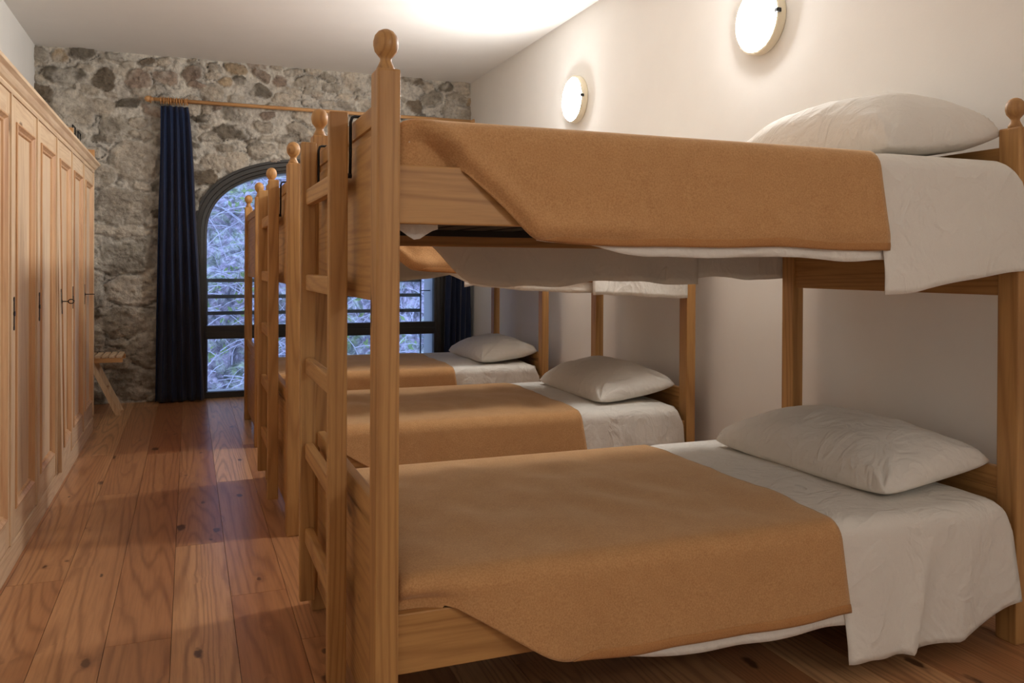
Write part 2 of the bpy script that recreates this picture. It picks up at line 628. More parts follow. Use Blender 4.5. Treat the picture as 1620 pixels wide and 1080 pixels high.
# ------------------------------------------------------------------ window
win = empty('window_1', (0, 0, 0))
props(win, kind='structure')
prof = [(0.0, .03), (0.0, -.045), (.022, -.045), (.027, -.030), (.060, -.030), (.066, -.014), (.092, -.010), (.098, .0), (.118, .004), (.118, .075), (.0, .075)]
bm = bmesh.new()
loops = []
for dw, y_ in prof:
    loops.append([(x_, YB + y_, z_) for x_, z_ in outline(HW - dw, HH - dw, Z0)])
skin(bm, loops)
bmesh.ops.recalc_face_normals(bm, faces=bm.faces[:])
bm2 = bm
bx(bm2, XW - HW + .1, XW + HW - .1, YB + .005, YB + .075, 0, .055, .004)
obj('arched_frame', bm2, frame_m, win)
bm = box(XW - HW + .11, XW + HW - .11, YB + .002, YB + .078, .535, .655, .004)
bx(bm, XW - HW + .11, XW + HW - .11, YB - .008, YB + .01, .545, .60, .003)
obj('transom', bm, frame_m, win)
obj('mullion', box(1.165, 1.235, YB + .004, YB + .076, .655, 2.08, .004), frame_m, win)


def pane(x0, x1, z0, z1, arch=True):
    bm = bmesh.new()
    pts = [(x0, z0), (x1, z0)]
    if arch:
        n = 24
        for i in range(n + 1):
            x_ = x1 + (x0 - x1) * i / n
            q = max(0, 1 - (abs(x_ - XW) / (HW - .112)) ** 2.5)
            pts.append((x_, Z0 + (HH - .112) * q ** .4))
    else:
        pts += [(x1, z1), (x0, z1)]
    a_ = [bm.verts.new((x_, YB + .045, z_)) for x_, z_ in pts]
    b_ = [bm.verts.new((x_, YB + .050, z_)) for x_, z_ in pts]
    bm.faces.new(a_)
    bm.faces.new(b_[::-1])
    for i in range(len(a_)):
        j = (i + 1) % len(a_)
        bm.faces.new((a_[i], b_[i], b_[j], a_[j]))
    return bm


obj('pane', pane(XW - HW + .114, 1.17, .65, 0), glass_m, win)
obj('pane', pane(1.23, XW + HW - .114, .65, 0), glass_m, win)
obj('pane', pane(XW - HW + .114, XW + HW - .114, .05, .54, False), glass_m, win)

# ------------------------------------------------------------------ outside
bm = bmesh.new()
P = []
for i in range(90):
    row = []
    for j in range(110):
        x_ = -6 + 15 * i / 89
        t = j / 109
        y_ = 9.6 + 7.0 * t
        z_ = -1.2 + 12.5 * t ** .92
        q = noise.fractal(Vector((x_ * .7, y_ * .7, z_ * .7)), 1.0, 2.0, 5)
        q2 = noise.fractal(Vector((x_ * 2.7, y_ * 2.7, z_ * 2.7 + 9)), 1.0, 2.0, 4)
        row.append((x_ + .1 * q2, y_ - .45 * q - .16 * q2, z_ + .15 * q2))
    P.append(row)
grid(bm, P)
hs = obj('hillside', bm, hill_m, smooth=True)
props(hs, 'rocky hillside with dry scrub rising just outside the arched window', 'hillside', kind='structure')
props(obj('ground', box(-6, 9, YB + .62, 10.2, -1.3, -1.15), hill_m), kind='structure')
r4 = random.Random(11)


def hill_y(z_):
    t = max(0, (z_ + 1.2) / 12.5) ** (1 / .92)
    return 9.6 + 7.0 * t


bm = bmesh.new()
for i in range(760):
    x_, z_ = r4.uniform(-1.0, 5.2), r4.uniform(-.9, 3.6)
    y_ = hill_y(z_) - .35 - r4.random() * .3
    L = r4.uniform(.25, .8)
    a_ = r4.uniform(-.6, 3.7)
    pts = []
    p_ = Vector((x_, y_, z_))
    d_ = Vector((math.cos(a_), -.15, math.sin(a_) * .9))
    for s_ in range(5):
        pts.append(p_.copy())
        p_ += d_ * L / 4
        d_ = (d_ + Vector((r4.uniform(-.25, .25), r4.uniform(-.2, .2), -.22))).normalized()
    tube(bm, pts, [.0065, .006, .005, .004, .002], 4, False)
props(obj('bramble_twigs', bm, twig_m), 'tangle of pale dry bramble twigs over the hillside outside the window', 'twigs', kind='stuff')
bm = bmesh.new()
for i in range(2600):
    x_, z_ = r4.uniform(-1.0, 5.2), r4.uniform(-1.0, 2.2) ** 1 if r4.random() < .75 else r4.uniform(1, 3.4)
    if nz(x_ * 1.3, z_ * 1.3, 4) < .02:
        continue
    y_ = hill_y(z_) - .30 - r4.random() * .25
    s_ = r4.uniform(.02, .055)
    a_ = r4.random() * 6.28
    u_ = Vector((math.cos(a_), r4.uniform(-.5, .5), math.sin(a_))) * s_
    v_ = Vector((-math.sin(a_), r4.uniform(-.5, .5), math.cos(a_))) * s_ * .45
    c_ = Vector((x_, y_, z_))
    bm.faces.new([bm.verts.new(c_ - u_), bm.verts.new(c_ + v_), bm.verts.new(c_ + u_), bm.verts.new(c_ - v_)])
props(obj('scrub_leaves', bm, leaf_m), 'green scrub leaves scattered on the hillside outside the window', 'leaves', kind='stuff')

# balcony railing outside
rl = empty('balcony_railing', (XW, YB + .22, 0))
props(rl, 'dark steel railing of three flat bars across the outside of the window', 'railing')


def relbox(ox, oy, oz, *a, bev=0.0):
    return box(a[0] - ox, a[1] - ox, a[2] - oy, a[3] - oy, a[4] - oz, a[5] - oz, bev)


YR = YB + .22
for zc in (1.062, .912, .758):
    obj('bar', relbox(XW, YR, 0, .157, 2.19, YR - .006, YR + .006, zc - .017, zc + .017, bev=.002), rail_m, rl)
for xc in (.157, 2.19):
    obj('upright', relbox(XW, YR, 0, xc - .005, xc + .005, YR - .012, YR + .012, 0, 1.08), rail_m, rl)
obj('bracket', relbox(XW, YR, 0, .09, .157, YR - .005, YR + .005, .962, .972), rail_m, rl)
obj('bracket', relbox(XW, YR, 0, 2.19, 2.29, YR - .005, YR + .005, .952, .962), rail_m, rl)

# ------------------------------------------------------------------ curtains and rod
rod = empty('curtain_rod', (XW, 7.87, 2.64))
props(rod, 'long light wooden curtain rod with round end knobs above the window', 'curtain rod')
obj('pole', tube(bmesh.new(), [(-1.50, 0, 0), (1.38, 0, 0)], .0165, 14), rod_m, rod, True)
for s_, xe in ((-1, -1.50), (1, 1.38)):
    pr = [(.001, 0), (.014, .004), (.02, .008), (.014, .014), (.016, .02), (.026, .034), (.028, .048), (.022, .064), (.010, .074), (.001, .076)]
    bm = bmesh.new()
    for_ = [(r_, h_ * s_) for r_, h_ in pr]
    lathe(bm, for_, (xe, 0, 0), 16, 'x')
    obj('end_knob', bm, rod_m, rod, True)
for xe in (-1.42, 1.30):
    bm = box(xe - .008, xe + .008, 0, .10, -.012, .012, .002)
    obj('wall_bracket', bm, rod_m, rod)


def torus(R_, r_, seg=18, s2=6):
    bm = bmesh.new()
    rings = []
    for i in range(seg):
        a_ = i * 2 * math.pi / seg
        rings.append([bm.verts.new(((r_ * math.sin(b_ * 2 * math.pi / s2)), (R_ + r_ * math.cos(b_ * 2 * math.pi / s2)) * math.cos(a_), (R_ + r_ * math.cos(b_ * 2 * math.pi / s2)) * math.sin(a_))) for b_ in range(s2)])
    for i in range(seg):
        for j in range(s2):
            bm.faces.new((rings[i][j], rings[(i + 1) % seg][j], rings[(i + 1) % seg][(j + 1) % s2], rings[i][(j + 1) % s2]))
    return bm


def curtain(name, tl, tr_, bl, br_, label, nfold, seed, flip=1):
    """hangs at y 7.87; x extents at top and bottom in world"""
    root = empty(name, ((tl + tr_) / 2, 7.87, 0))
    ox = (tl + tr_) / 2
    bm = bmesh.new()
    N, M = nfold * 14, 50
    P = []
    for i in range(N + 1):
        s_ = i / N
        row = []
        for j in range(M + 1):
            t = j / M                  # 0 top
            z_ = 2.588 - t * (2.588 - .012)
            e_ = t ** .75
            xl, xr_ = tl + (bl - tl) * e_, tr_ + (br_ - tr_) * e_
            ph = s_ * nfold * 2 * math.pi + .5 * nz(s_ * 3, t * 2, seed)
            amp = .018 + .030 * min(1, t * 3) + .012 * nz(s_ * 5, t * 1.5, seed + 3)
            x_ = xl + (xr_ - xl) * s_ + .008 * math.sin(2 * ph) + .01 * nz(s_ * 7, t * 3, seed)
            y_ = amp * math.sin(ph) + .015 * nz(s_ * 4, t * 3, seed + 7)
            if t < .035:
                y_ += .006 * math.sin(s_ * nfold * 6 * math.pi)
            row.append((x_ - ox, y_, z_))
        P.append(row)
    grid(bm, P)
    c_ = obj('curtain_cloth', bm, curtain_m, root, True)
    md = c_.modifiers.new('s', 'SOLIDIFY')
    md.thickness = .004
    props(root, label, 'curtain', 'navy curtains')
    return root


curtain('curtain', -.235, -.012, -.275, .125, 'dark navy curtain hanging left of the arched window, beside the wardrobe', 5, 3)
curtain('curtain', 2.40, 2.60, 2.33, 2.605, 'dark navy curtain on the right side of the window, behind the farthest bunk', 5, 9)
ring_bm = torus(.029, .0042)
r0 = obj('curtain_ring', ring_bm, ring_m, None, True)
rings_x = [-.315] + [-.235 + .0215 * i for i in range(11)]
for i, xr_ in enumerate(rings_x):
    c_ = r0 if i == 0 else r0.copy()
    if i:
        COL.objects.link(c_)
    c_.location = (xr_, 7.87, 2.634)
    c_.rotation_euler = (0, 0, r4.uniform(-.25, .25))
    if i:
        props(c_, 'small wooden ring on the rod, bunched above the left curtain', 'curtain ring', 'curtain rings above the left curtain')
    else:
        props(c_, 'single wooden curtain ring nearest the rod end, apart from the others', 'curtain ring', 'curtain rings above the left curtain')

# ------------------------------------------------------------------ lamps
LAMPS = [(5.49, 'round white wall lamp farther along the right wall, lit', 0), (3.385, 'round white lit wall lamp above the nearest bunk, cut by the frame', 0)]


def lamp(y_, z_, label):
    root = empty('wall_lamp', (XR, y_, z_))
    bm = bmesh.new()
    lathe(bm, [(.05, 0), (.165, -.001), (.170, -.008), (.170, -.044), (.165, -.049), (.12, -.050)], (0, 0, 0), 48, 'x')
    obj('base_plate', bm, base_plate_m, root, True)
    bm = bmesh.new()
    pr = []
    for i in range(15):
        a_ = i / 14 * math.pi / 2
        pr.append((.156 * math.cos(a_) ** .6 if i < 14 else .002, -.046 - .030 * math.sin(a_)))
    lathe(bm, pr, (0, 0, 0), 48, 'x')
    obj('opal_shade', bm, lamp_m, root, True)
    bm = box(-.062, -.036, -.175, -.150, -.010, .010, .003)
    obj('clip', bm, black_m, root)
    if label:
        props(root, label, 'wall lamp', 'wall lamps')
    return root


for y_, lb, _ in LAMPS:
    lamp(y_, 2.418, lb)
lamp(-1.80, 2.405, 'unseen fill lamp added on the right wall near the rear wall, out of frame')  # extra lamp added behind the camera to brighten the nearest bed

# ------------------------------------------------------------------ bunk beds
BLEN, BWID = 2.115, 1.135
PX, PY, PH = .055, .075, 1.656
FINIAL = [(.001, 0), (.021, 0), (.022, .006), (.017, .016), (.0135, .024), (.0135, .030), (.018, .036), (.026, .046), (.0295, .060), (.0295, .070), (.026, .083), (.018, .093), (.008, .098), (.001, .099)]


def bunk_bed():
    root = empty('bunk_bed')
    for px_ in (0, BLEN - PX):
        for py_ in (0, BWID - PY):
            p_ = obj('post', box(px_, px_ + PX, py_, py_ + PY, 0, PH, .006), pine['z'], root)
            f_ = obj('finial', lathe(bmesh.new(), FINIAL, (px_ + PX / 2, py_ + PY / 2, PH - .001), 24), pine['z'], p_, True)
    for z0, z1, zf in ((1.300, 1.438, 1.275), (.244, .386, .244)):
        obj('side_rail', box(PX - .002, BLEN - PX + .002, .018, .046, z0, z1, .004), pine['x'], root)
        obj('side_rail', box(PX - .002, BLEN - PX + .002, BWID - .046, BWID - .018, zf, z1, .004), pine['x'], root)
        # slatted base
        zb = z0 + .012
        bm = bmesh.new()
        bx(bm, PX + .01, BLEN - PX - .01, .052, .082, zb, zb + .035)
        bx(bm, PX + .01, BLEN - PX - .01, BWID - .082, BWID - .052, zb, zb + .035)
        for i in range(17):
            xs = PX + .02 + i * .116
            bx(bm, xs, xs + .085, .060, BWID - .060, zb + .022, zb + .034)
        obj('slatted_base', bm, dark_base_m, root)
    ya, yb = PY - .003, BWID - PY + .003
    for xa, xb, tops in ((.018, .046, (1.596, .625)), (BLEN - .046, BLEN - .018, (1.598, .555))):
        name = 'footboard' if xa < 1 else 'headboard'
        out = -.010 if xa < 1 else .010
        for lvl, (z0, z1) in enumerate(((1.115, tops[0]), (.078, tops[1]))):
            obj(name + '_panel', box(xa + .002, xb - .004, ya, yb, z0, z1 - .072, .004), pine['y'], root)
            bm = box(xa, xb, ya, yb, z1 - .052, z1, .006)
            bx(bm, xa + .008, xb - .008, ya, yb, z1 - .075, z1 - .05)
            obj(name + '_rail', bm, pine['y'], root)
    return root


def ladder():
    root = empty('bunk_ladder')
    # local: x thickness 0..-.05, y 0 .. .64
    for y_ in (0, .60):
        obj('ladder_rail', box(-.052, -.002, y_, y_ + .036, .075, 1.615, .005), pine['z'], root)
        bm = bmesh.new()
        yk = y_ + .018
        tube(bm, [(.006, yk, 1.44), (.007, yk, 1.50), (.007, yk, 1.590), (.011, yk, 1.603), (.018, yk, 1.606), (.046, yk, 1.606), (.056, yk, 1.602), (.058, yk, 1.58), (.058, yk, 1.555)], .0042, 8)
        tube(bm, [(-.006, yk, 1.445), (.010, yk, 1.445)], .007, 8)
        obj('hook', bm, black_m, root, True)
    for zc in (1.430, 1.145, .865, .580, .295):
        obj('rung', box(-.036, -.008, .030, .606, zc - .027, zc + .027, .007), pine['y'], root)
    return root


BEDS = [(.40, 1.89), (.405, 3.79), (.405, 5.735)]
BLAB = ['pine bunk bed nearest the camera, with ball-topped posts', 'middle pine bunk bed of the row, between two others', 'farthest pine bunk bed, beside the window wall, without a ladder']
b0 = bunk_bed()
beds = [b0] + [copy_tree(b0) for _ in range(2)]
for b_, (x_, y_), lb in zip(beds, BEDS, BLAB):
    b_.location = (x_, y_, 0)
    props(b_, lb, 'bunk bed', 'pine bunk beds in a row')
l0 = ladder()
l1 = copy_tree(l0)
l0.location = (BEDS[0][0], BEDS[0][1] + .36, 0)
l1.location = (BEDS[1][0], BEDS[1][1] + .36, 0)
props(l0, 'pine ladder hooked on the foot end of the nearest bunk bed', 'ladder', 'bunk ladders')
props(l1, 'pine ladder hooked on the foot end of the middle bunk bed', 'ladder', 'bunk ladders')


# ------------------------------------------------------------------ bedding
def rounded_box(x0, x1, y0, y1, z0, z1, r, nx=20, ny=12):
    return box(x0, x1, y0, y1, z0, z1, r)


def drape(name, mat, parent, x0, x1, zt, hemN, hemF, yin=None, sl=lambda d: 0.0, off=0.0, thick=.003, amp=.006, topamp=.004, seed=0,
          r=.05, dx=.022, footdrop=True, headdrop=0.0, yout=.008, fold=1.0, hemmat=None, hemw=.0, ripple=0.0, hemx0=0.0):
    """cloth laid across the bed.  x0..x1 along the bed, hemN / hemF(x) = height of the near / far hem,
    yin(x,z) -> y of the near side, sl(d) = extra x of the right edge at drop d below the top"""
    n = max(8, int((x1 - x0) / dx))
    hx0 = hemx0
    P = []
    yn, yf = yout - off, BWID - yout + off
    for i in range(n + 1):
        s_ = i / n
        row = []
        x_ = x0 + (x1 - x0) * s_
        z_t = zt + off
        if footdrop:
            d_ = x_ - x0
            if d_ < .05:
                z_t -= .022 * (1 - math.sqrt(max(0, 1 - ((.05 - d_) / .05) ** 2)))
        if headdrop:
            d_ = x1 - x_
            if d_ < headdrop:
                z_t -= headdrop * .9 * (1 - math.sqrt(max(0, 1 - ((headdrop - d_) / headdrop) ** 2)))
        hn, hf = min(hemN(x_), z_t - r - .01), min(hemF(x_), z_t - r - .01)

        def side(y_, z_, sgn, tfrac):
            xx = x_ + (sl(z_t - z_) if s_ > .0 else 0) * s_ ** 6
            f_ = amp * tfrac * (math.sin(x_ * 23 * fold + 4 * nz(x_ * 2, z_ * 2, seed)) * .6 + 1.6 * nz(x_ * 6 * fold, z_ * 2.2, seed + 5) + .6)
            if sgn < 0 and yin:
                y_ = yin(x_, z_, y_)
            return (xx, y_ + sgn * max(f_, -.004), z_)
        nS = 20
        for j in range(nS):
            t = j / nS
            z_ = hn + (z_t - r - hn) * t
            row.append(side(yn, z_, -1, (1 - t)))
        for j in range(6):
            a_ = j / 5 * math.pi / 2
            z_ = z_t - r + r * math.sin(a_)
            y_ = yn + r - r * math.cos(a_)
            if yin:
                w_ = 1 - j / 5
                y_ = y_ + (yin(x_, z_, yn) - yn) * w_
            row.append((x_ + sl(z_t - z_) * s_ ** 6, y_, z_))
        nT = 34
        for j in range(1, nT):
            t = j / nT
            y_ = yn + r + (yf - yn - 2 * r) * t
            cr = .010 * (1 - (2 * t - 1) ** 2)
            ed = min(1, min(t, 1 - t) * 8)
            z_ = z_t + cr + ed * topamp * (1.3 * nz(x_ * 3.2, y_ * 3.5, seed + 2) + .9 * nz(x_ * 9, y_ * 6, seed + 8))
            xx = x_ + (ripple * math.sin(y_ * 62) + ripple * 1.4 * nz(y_ * 9, seed)) * s_ ** 20
            row.append((xx, y_, z_))
        for j in range(6):
            a_ = (1 - j / 5) * math.pi / 2
            row.append((x_, yf - r + r * math.cos(a_), z_t - r + r * math.sin(a_)))
        nF = 14
        for j in range(1, nF + 1):
            t = j / nF
            z_ = z_t - r - (z_t - r - hf) * t
            row.append(side(yf, z_, 1, t))
        P.append(row)
    bm = bmesh.new()
    grid(bm, P)
    bmesh.ops.recalc_face_normals(bm, faces=bm.faces[:])
    # the sheet must face outwards
    if sum(f_.normal.z * f_.calc_area() for f_ in bm.faces) < 0:
        bmesh.ops.reverse_faces(bm, faces=bm.faces[:])
    o = obj(name, bm, mat, parent, True)
    md = o.modifiers.new('s', 'SOLIDIFY')
    md.thickness = thick
    md.offset = 1
    if hemmat:
        bm = bmesh.new()
        Q = []
        for row in P:
            if row[0][0] < hx0:
                continue
            a_, b_ = Vector(row[0]), Vector(row[1])
            d_ = (b_ - a_).normalized()
            q_ = []
            for t in range(5):
                p_ = a_ + d_ * (hemw * sstep(hx0 - .01, hx0 + .09, row[0][0]) * t / 4 - .001)
                q_.append((p_.x, p_.y - thick - .0022 * math.sin(math.pi * (t + .4) / 4.8) - .0008, p_.z))
            Q.append(q_)
        grid(bm, Q)
        h_ = obj('hem_binding', bm, hemmat, o, True)
        md = h_.modifiers.new('s', 'SOLIDIFY')
        md.thickness = .0015
        h_['label'] = 'darker stitched binding along the blanket hem'
    return o


def pillow(name, mat, L, W, H, seed, corner=.05):
    """L along y, W along x, H thick; origin at the underside centre"""
    nu, nv = 44, 60
    bm = bmesh.new()
    top, bot = [], []

    def pt(i, j, s_):
        u = -math.cos(math.pi * i / nu)
        v = -math.cos(math.pi * j / nv)
        u = u * .65 + (2 * i / nu - 1) * .35
        v = v * .65 + (2 * j / nv - 1) * .35
        x_ = W / 2 * u * (1 - .075 * (1 - v * v) * abs(u) ** 2)
        y_ = L / 2 * v * (1 - .055 * (1 - u * u) * abs(v) ** 2)
        ck = (abs(u) * abs(v)) ** 5
        x_ *= 1 - .060 * ck
        y_ *= 1 - .045 * ck
        th = max(0, (1 - abs(u) ** 2.3)) ** .50 * max(0, (1 - abs(v) ** 2.6)) ** .46
        if s_ > 0:
            z_ = .035 + (H - .035) * th
            ed = min(1, 6 * th)
            # creases fanning from the corners
            cr_ = 0
            for cu, cv in ((-1, -1), (1, -1), (-1, 1), (1, 1)):
                du, dv = (u - cu) * W, (v - cv) * L
                rr = math.hypot(du, dv)
                an_ = math.atan2(dv, du)
                cr_ += .013 * math.sin(an_ * 9 + seed + 3 * nz(rr * 4, cu + seed, cv)) * math.exp(-(rr / .24) ** 2) * min(1, rr * 9)
            z_ += ed * (cr_ + .011 * nz(x_ * 7 + seed, y_ * 6, seed) + .005 * nz(x_ * 16, y_ * 14, seed + 4))
        else:
            z_ = .035 - .035 * min(1, th * 1.8)
        return (x_, y_, z_)
    for i in range(nu + 1):
        top.append([pt(i, j, 1) for j in range(nv + 1)])
        bot.append([pt(i, j, -1) for j in range(nv + 1)])
    grid(bm, top)
    V = grid(bm, bot)
    bmesh.ops.remove_doubles(bm, verts=bm.verts[:], dist=.0004)
    bmesh.ops.recalc_face_normals(bm, faces=bm.faces[:])
    o = obj(name, bm, mat, None, True)
    return o


def wave(base, a_, seed, f=3.0):
    return lambda x_: base + a_ * nz(x_ * f, seed, .3) + a_ * .4 * nz(x_ * f * 3, seed, 2.3)


WHO = ['nearest', 'middle', 'farthest']
UP, LO = 1.540, .464
for bi in range(3):
    ox, oy = BEDS[bi]
    for lvl in (0, 1):
        zt = (LO, UP)[lvl]
        lv = ('lower', 'upper')[lvl]
        where = '%s bunk of the %s bunk bed' % (lv, WHO[bi])
        root_loc = (ox, oy, 0)
        bm = rounded_box(.062, BLEN - .066, .063, BWID - .063, (.300, 1.357)[lvl], zt - .004, .035)
        m_ = obj('mattress', bm, mattress_m, None, True, root_loc)
        props(m_, 'white mattress under the bedding on the ' + where, 'mattress', 'mattresses on the bunks')

        # ---- tucked foot corner on the near side
        if lvl == 1:
            xe_in, xe_out = (.19, .215) if bi == 0 else (.40, .44)
            xend = .395 if bi == 0 else .56
            zlow = 1.257 if bi == 0 else 1.175
            zd = lambda x_, xend=xend, zlow=zlow: zlow + (1.553 - zlow) * max(0, (xend - x_) / (xend - .055)) ** .88
            rail_t = 1.438
        else:
            xe_in, xe_out = (.17, .26)
            xend, zlow = .477, .205
            zd = lambda x_, xend=xend, zlow=zlow: zlow + (.385 - zlow) * min(1, max(0, (xend - x_) / (xend - .20))) + .25 * max(0, .20 - x_)
            rail_t = .386

        def yin(x_, z_, y_, lvl=lvl, zd=zd, xe_in=xe_in, xe_out=xe_out, rail_t=rail_t):
            k_ = sstep(xe_in, xe_out, x_)
            yi = .0515 * (1 - k_) + (y_ + .010) * k_
            if lvl == 0:
                yi = .0515 * (1 - sstep(.10, .24, x_)) + y_ * sstep(.10, .24, x_)
                kk = sstep(rail_t + .02, rail_t + .06, z_)
                return yi * (1 - kk) + y_ * kk
            d_ = z_ - zd(x_)
            f_ = sstep(0, .045, d_)
            bul = .016 * math.exp(-((d_ - .035) / .034) ** 2) * (1 if x_ < .6 else math.exp(-((x_ - .6) / .1) ** 2))
            return yi * (1 - f_) + (y_ - bul) * f_

        def hemN(x_, lvl=lvl, zd=zd, bi=bi, xe_in=xe_in, zlow=zlow, xend=xend):
            tuck = (.375, 1.405)[lvl]
            w_ = .006 * nz(x_ * 4, bi + lvl * 5, .5)
            if x_ < xe_in:
                return tuck
            k_ = 0 if x_ > xend else 1
            base = zlow + w_
            if lvl == 1 and bi == 1:
                base -= .05 * sstep(.56, 1.5, x_)
            if lvl == 0 and bi == 0:
                base = .205 + w_ + .050 * math.exp(-((x_ - .48) / .11) ** 2) * 0
            if x_ > xend + .12:
                return base
            q_ = zd(x_) if x_ < xend else zlow - .35 * (x_ - xend)
            h_ = max(0, 1 - abs(base - q_) / .05)
            return max(base, q_) + h_ * h_ * .0125

        bx1 = {(0, 1): 1.480, (0, 0): 1.345, (1, 0): 1.44, (1, 1): 1.47, (2, 0): 1.375, (2, 1): 1.42}[(bi, lvl)]
        far_b = {1: 1.33, 0: .30}[lvl]
        sl = (lambda d_: .045 * min(1, max(0, d_) / .28))
        seed = bi * 10 + lvl * 3 + 1
        bl = drape('blanket', blanket_m, None, .060, bx1, zt, hemN, wave(far_b, .01, seed), yin, sl, off=.007, thick=.005, amp=.007, topamp=.009,
                   seed=seed, r=.048, hemmat=hemma if False else hem_m, hemw=.026, ripple=.0016, hemx0=xend + .012, dx=.014)
        bl.location = root_loc
        props(bl, 'camel brown wool blanket on the ' + where, 'blanket', 'camel blankets on the bunks')
        # ---- sheet
        drop = {0: .035, 1: .030}[lvl]
        if lvl == 1 and bi == 1:
            drop = .055

        def hemS(x_, hemN=hemN, drop=drop, xe=xend, tk_=(.40, 1.40)[lvl]):
            h_ = hemN(x_)
            if x_ < xe + .02:
                h_ = max(h_, tk_)
            return h_ - drop * sstep(xe + .12, xe + .35, x_) + .006 * nz(x_ * 7, 3.3, 1)
        if lvl == 1:
            fh = wave(1.14, .03, seed + 4, 2.2)
            hemFs = lambda x_, fh=fh: fh(x_) + .15 * (1 - sstep(.40, .62, x_)) - .03 * math.exp(-((x_ - .85) / .25) ** 2)
        else:
            hemFs = wave(.24, .02, seed + 4)
        sh = drape('bed_sheet', sheet_m, None, .085, bx1 + .14, zt, hemS, hemFs, lambda x_, z_, y_, q=yin, xo=xend: .0590 + (q(x_, z_, y_) + .003 - .0590) * sstep(xo + .02, xo + .16, x_), off=.001, thick=.0025, amp=.008,
                   topamp=.009, seed=seed, r=.048)
        sh.location = root_loc
        props(sh, 'white cotton sheet on the ' + where, 'bed sheet', 'white sheets on the bunks')
        # folded-down top sheet with long side drop
        if lvl == 1:
            def hemT(x_, bi=bi):
                if bi == 0:
                    return 1.122 + .075 * sstep(1.50, 2.06, x_) + .012 * nz(x_ * 5, .2, 1)
                return 1.06 - .02 * sstep(1.5, 2.0, x_) + .012 * nz(x_ * 9, .2 + bi, 1)
            hx1, hd = (2.085 if bi == 0 else 2.03), .10
        else:
            def hemT(x_, bi=bi):
                return .062 + .010 * nz(x_ * 9, bi, 1) + .09 * sstep(1.80, 2.04, x_) if bi == 0 else .15 + .012 * nz(x_ * 9, bi, 1)
            hx1, hd = 2.035, .075
        if bi == 0 and lvl == 1:
            slT = lambda d_: .05 * min(1, max(0, d_) / .2)
        else:
            slT = lambda d_: .03 * min(1, max(0, d_) / .3)
        fT = wave((1.15, .22)[1 - lvl] if lvl == 1 else .20, .02, seed + 9)
        ft = drape('folded_sheet_end', sheet_m, sh, bx1 - .015, hx1, zt, hemT, fT, None, slT, off=.0045, thick=.0025, amp=.011 if lvl == 0 else .006,
                   topamp=.007, seed=seed + 20, r=.048, footdrop=False, headdrop=hd, fold=.8, yout=.002)
        if lvl == 0:
            for v in ft.data.vertices:
                if v.co.y < .06:
                    dd = max(0, (zt - v.co.z) / .40)
                    c0 = 1.60 + .10 * (1 - dd)
                    v.co.y -= .030 * dd * math.exp(-((v.co.x - c0) / .022) ** 2) - .006 * dd * math.exp(-((v.co.x - c0 - .06) / .03) ** 2)
                    v.co.y -= .012 * dd * math.exp(-((v.co.x - c0 - .20) / .03) ** 2)
        # its slanted left edge follows the blanket
        for v in ft.data.vertices:
            e_ = 1 - sstep(bx1 + .01, bx1 + .07, v.co.x)
            if v.co.z > zt - .03:
                v.co.z -= .0035 * e_
            if v.co.y < .05:
                v.co.y += (.010 if lvl == 1 or bi else .008) * e_ * sstep(zt - .36, zt - .26, v.co.z)
            k_ = 1 - min(1, max(0, (v.co.x - (bx1 - .015)) / .2))
            d_ = zt - v.co.z
            if v.co.y < .2:
                v.co.x += .040 * min(1, max(0, d_) / .28) * k_

# little tucked corner of sheet hanging under the nearest bed's upper rail
bm = bmesh.new()
P = []
for i in range(9):
    row = []
    for j in range(7):
        s_, t = i / 8, j / 6
        lowz = 1.268 + .03 * abs(s_ - .55) ** 1.2 * 2 + .004 * math.sin(s_ * 9)
        row.append((.060 + .105 * s_ + .02 * t * (s_ - .5), .095 - .008 * math.sin(t * 3) + .01 * s_, 1.345 - (1.345 - lowz) * t))
    P.append(row)
grid(bm, P)
for o_ in bpy.data.objects:
    if o_.name == 'bed_sheet.001' or (o_.get('label', '') == 'white cotton sheet on the upper bunk of the nearest bunk bed'):
        tc = obj('tucked_corner', bm, sheet_m, o_, True)
        break

PIL = [  # bed, level, x, y, L, W, H, tilt about y, seed, rotz
    (0, 0, 1.845, .540, .90, .50, .165, -.13, 2, .03),
    (0, 1, 1.845, .520, .92, .52, .235, -.13, 5, .0),
    (1, 0, 1.840, .530, .90, .48, .165, -.15, 8, -.02),
    (2, 0, 1.845, .52, .84, .48, .16, -.12, 11, .02),
]
for (bi, lvl, x_, y_, L, W, H, ti, sd, rz) in PIL:
    p_ = pillow('pillow', sheet_m, L, W, H, sd)
    zt = (LO, UP)[lvl] + .014
    p_.location = (BEDS[bi][0] + x_, BEDS[bi][1] + y_, zt + abs(math.sin(ti)) * W / 2 * .62)
    p_.rotation_euler = (0, ti, rz)
    props(p_, 'plump white pillow at the head of the %s bunk of the %s bunk bed' % (('lower', 'upper')[lvl], WHO[bi]), 'pillow', 'white pillows on the bunks')

# ------------------------------------------------------------------ wardrobe
XF = -.65
wr = empty('wardrobe', (XF, 4.95, 0))
props(wr, 'long pale pine wardrobe with six panelled doors along the left wall', 'wardrobe')
WY = 4.95
Y0w, Y1w = 3.15, 6.75


def wb_(a0, a1, b0, b1, c0, c1, bev=0.0, bm=None):
    return bx(bm if bm else bmesh.new(), a0 - XF, a1 - XF, b0 - WY, b1 - WY, c0, c1, bev)


obj('carcass', wb_(XL + .002, XF - .024, Y0w, Y1w - .002, .02, 1.90, .003), larch['z'], wr)
bm = wb_(XL + .002, XF + .004, Y0w, Y1w - .035, 0, .100, .003)
obj('plinth', bm, larch['y'], wr)
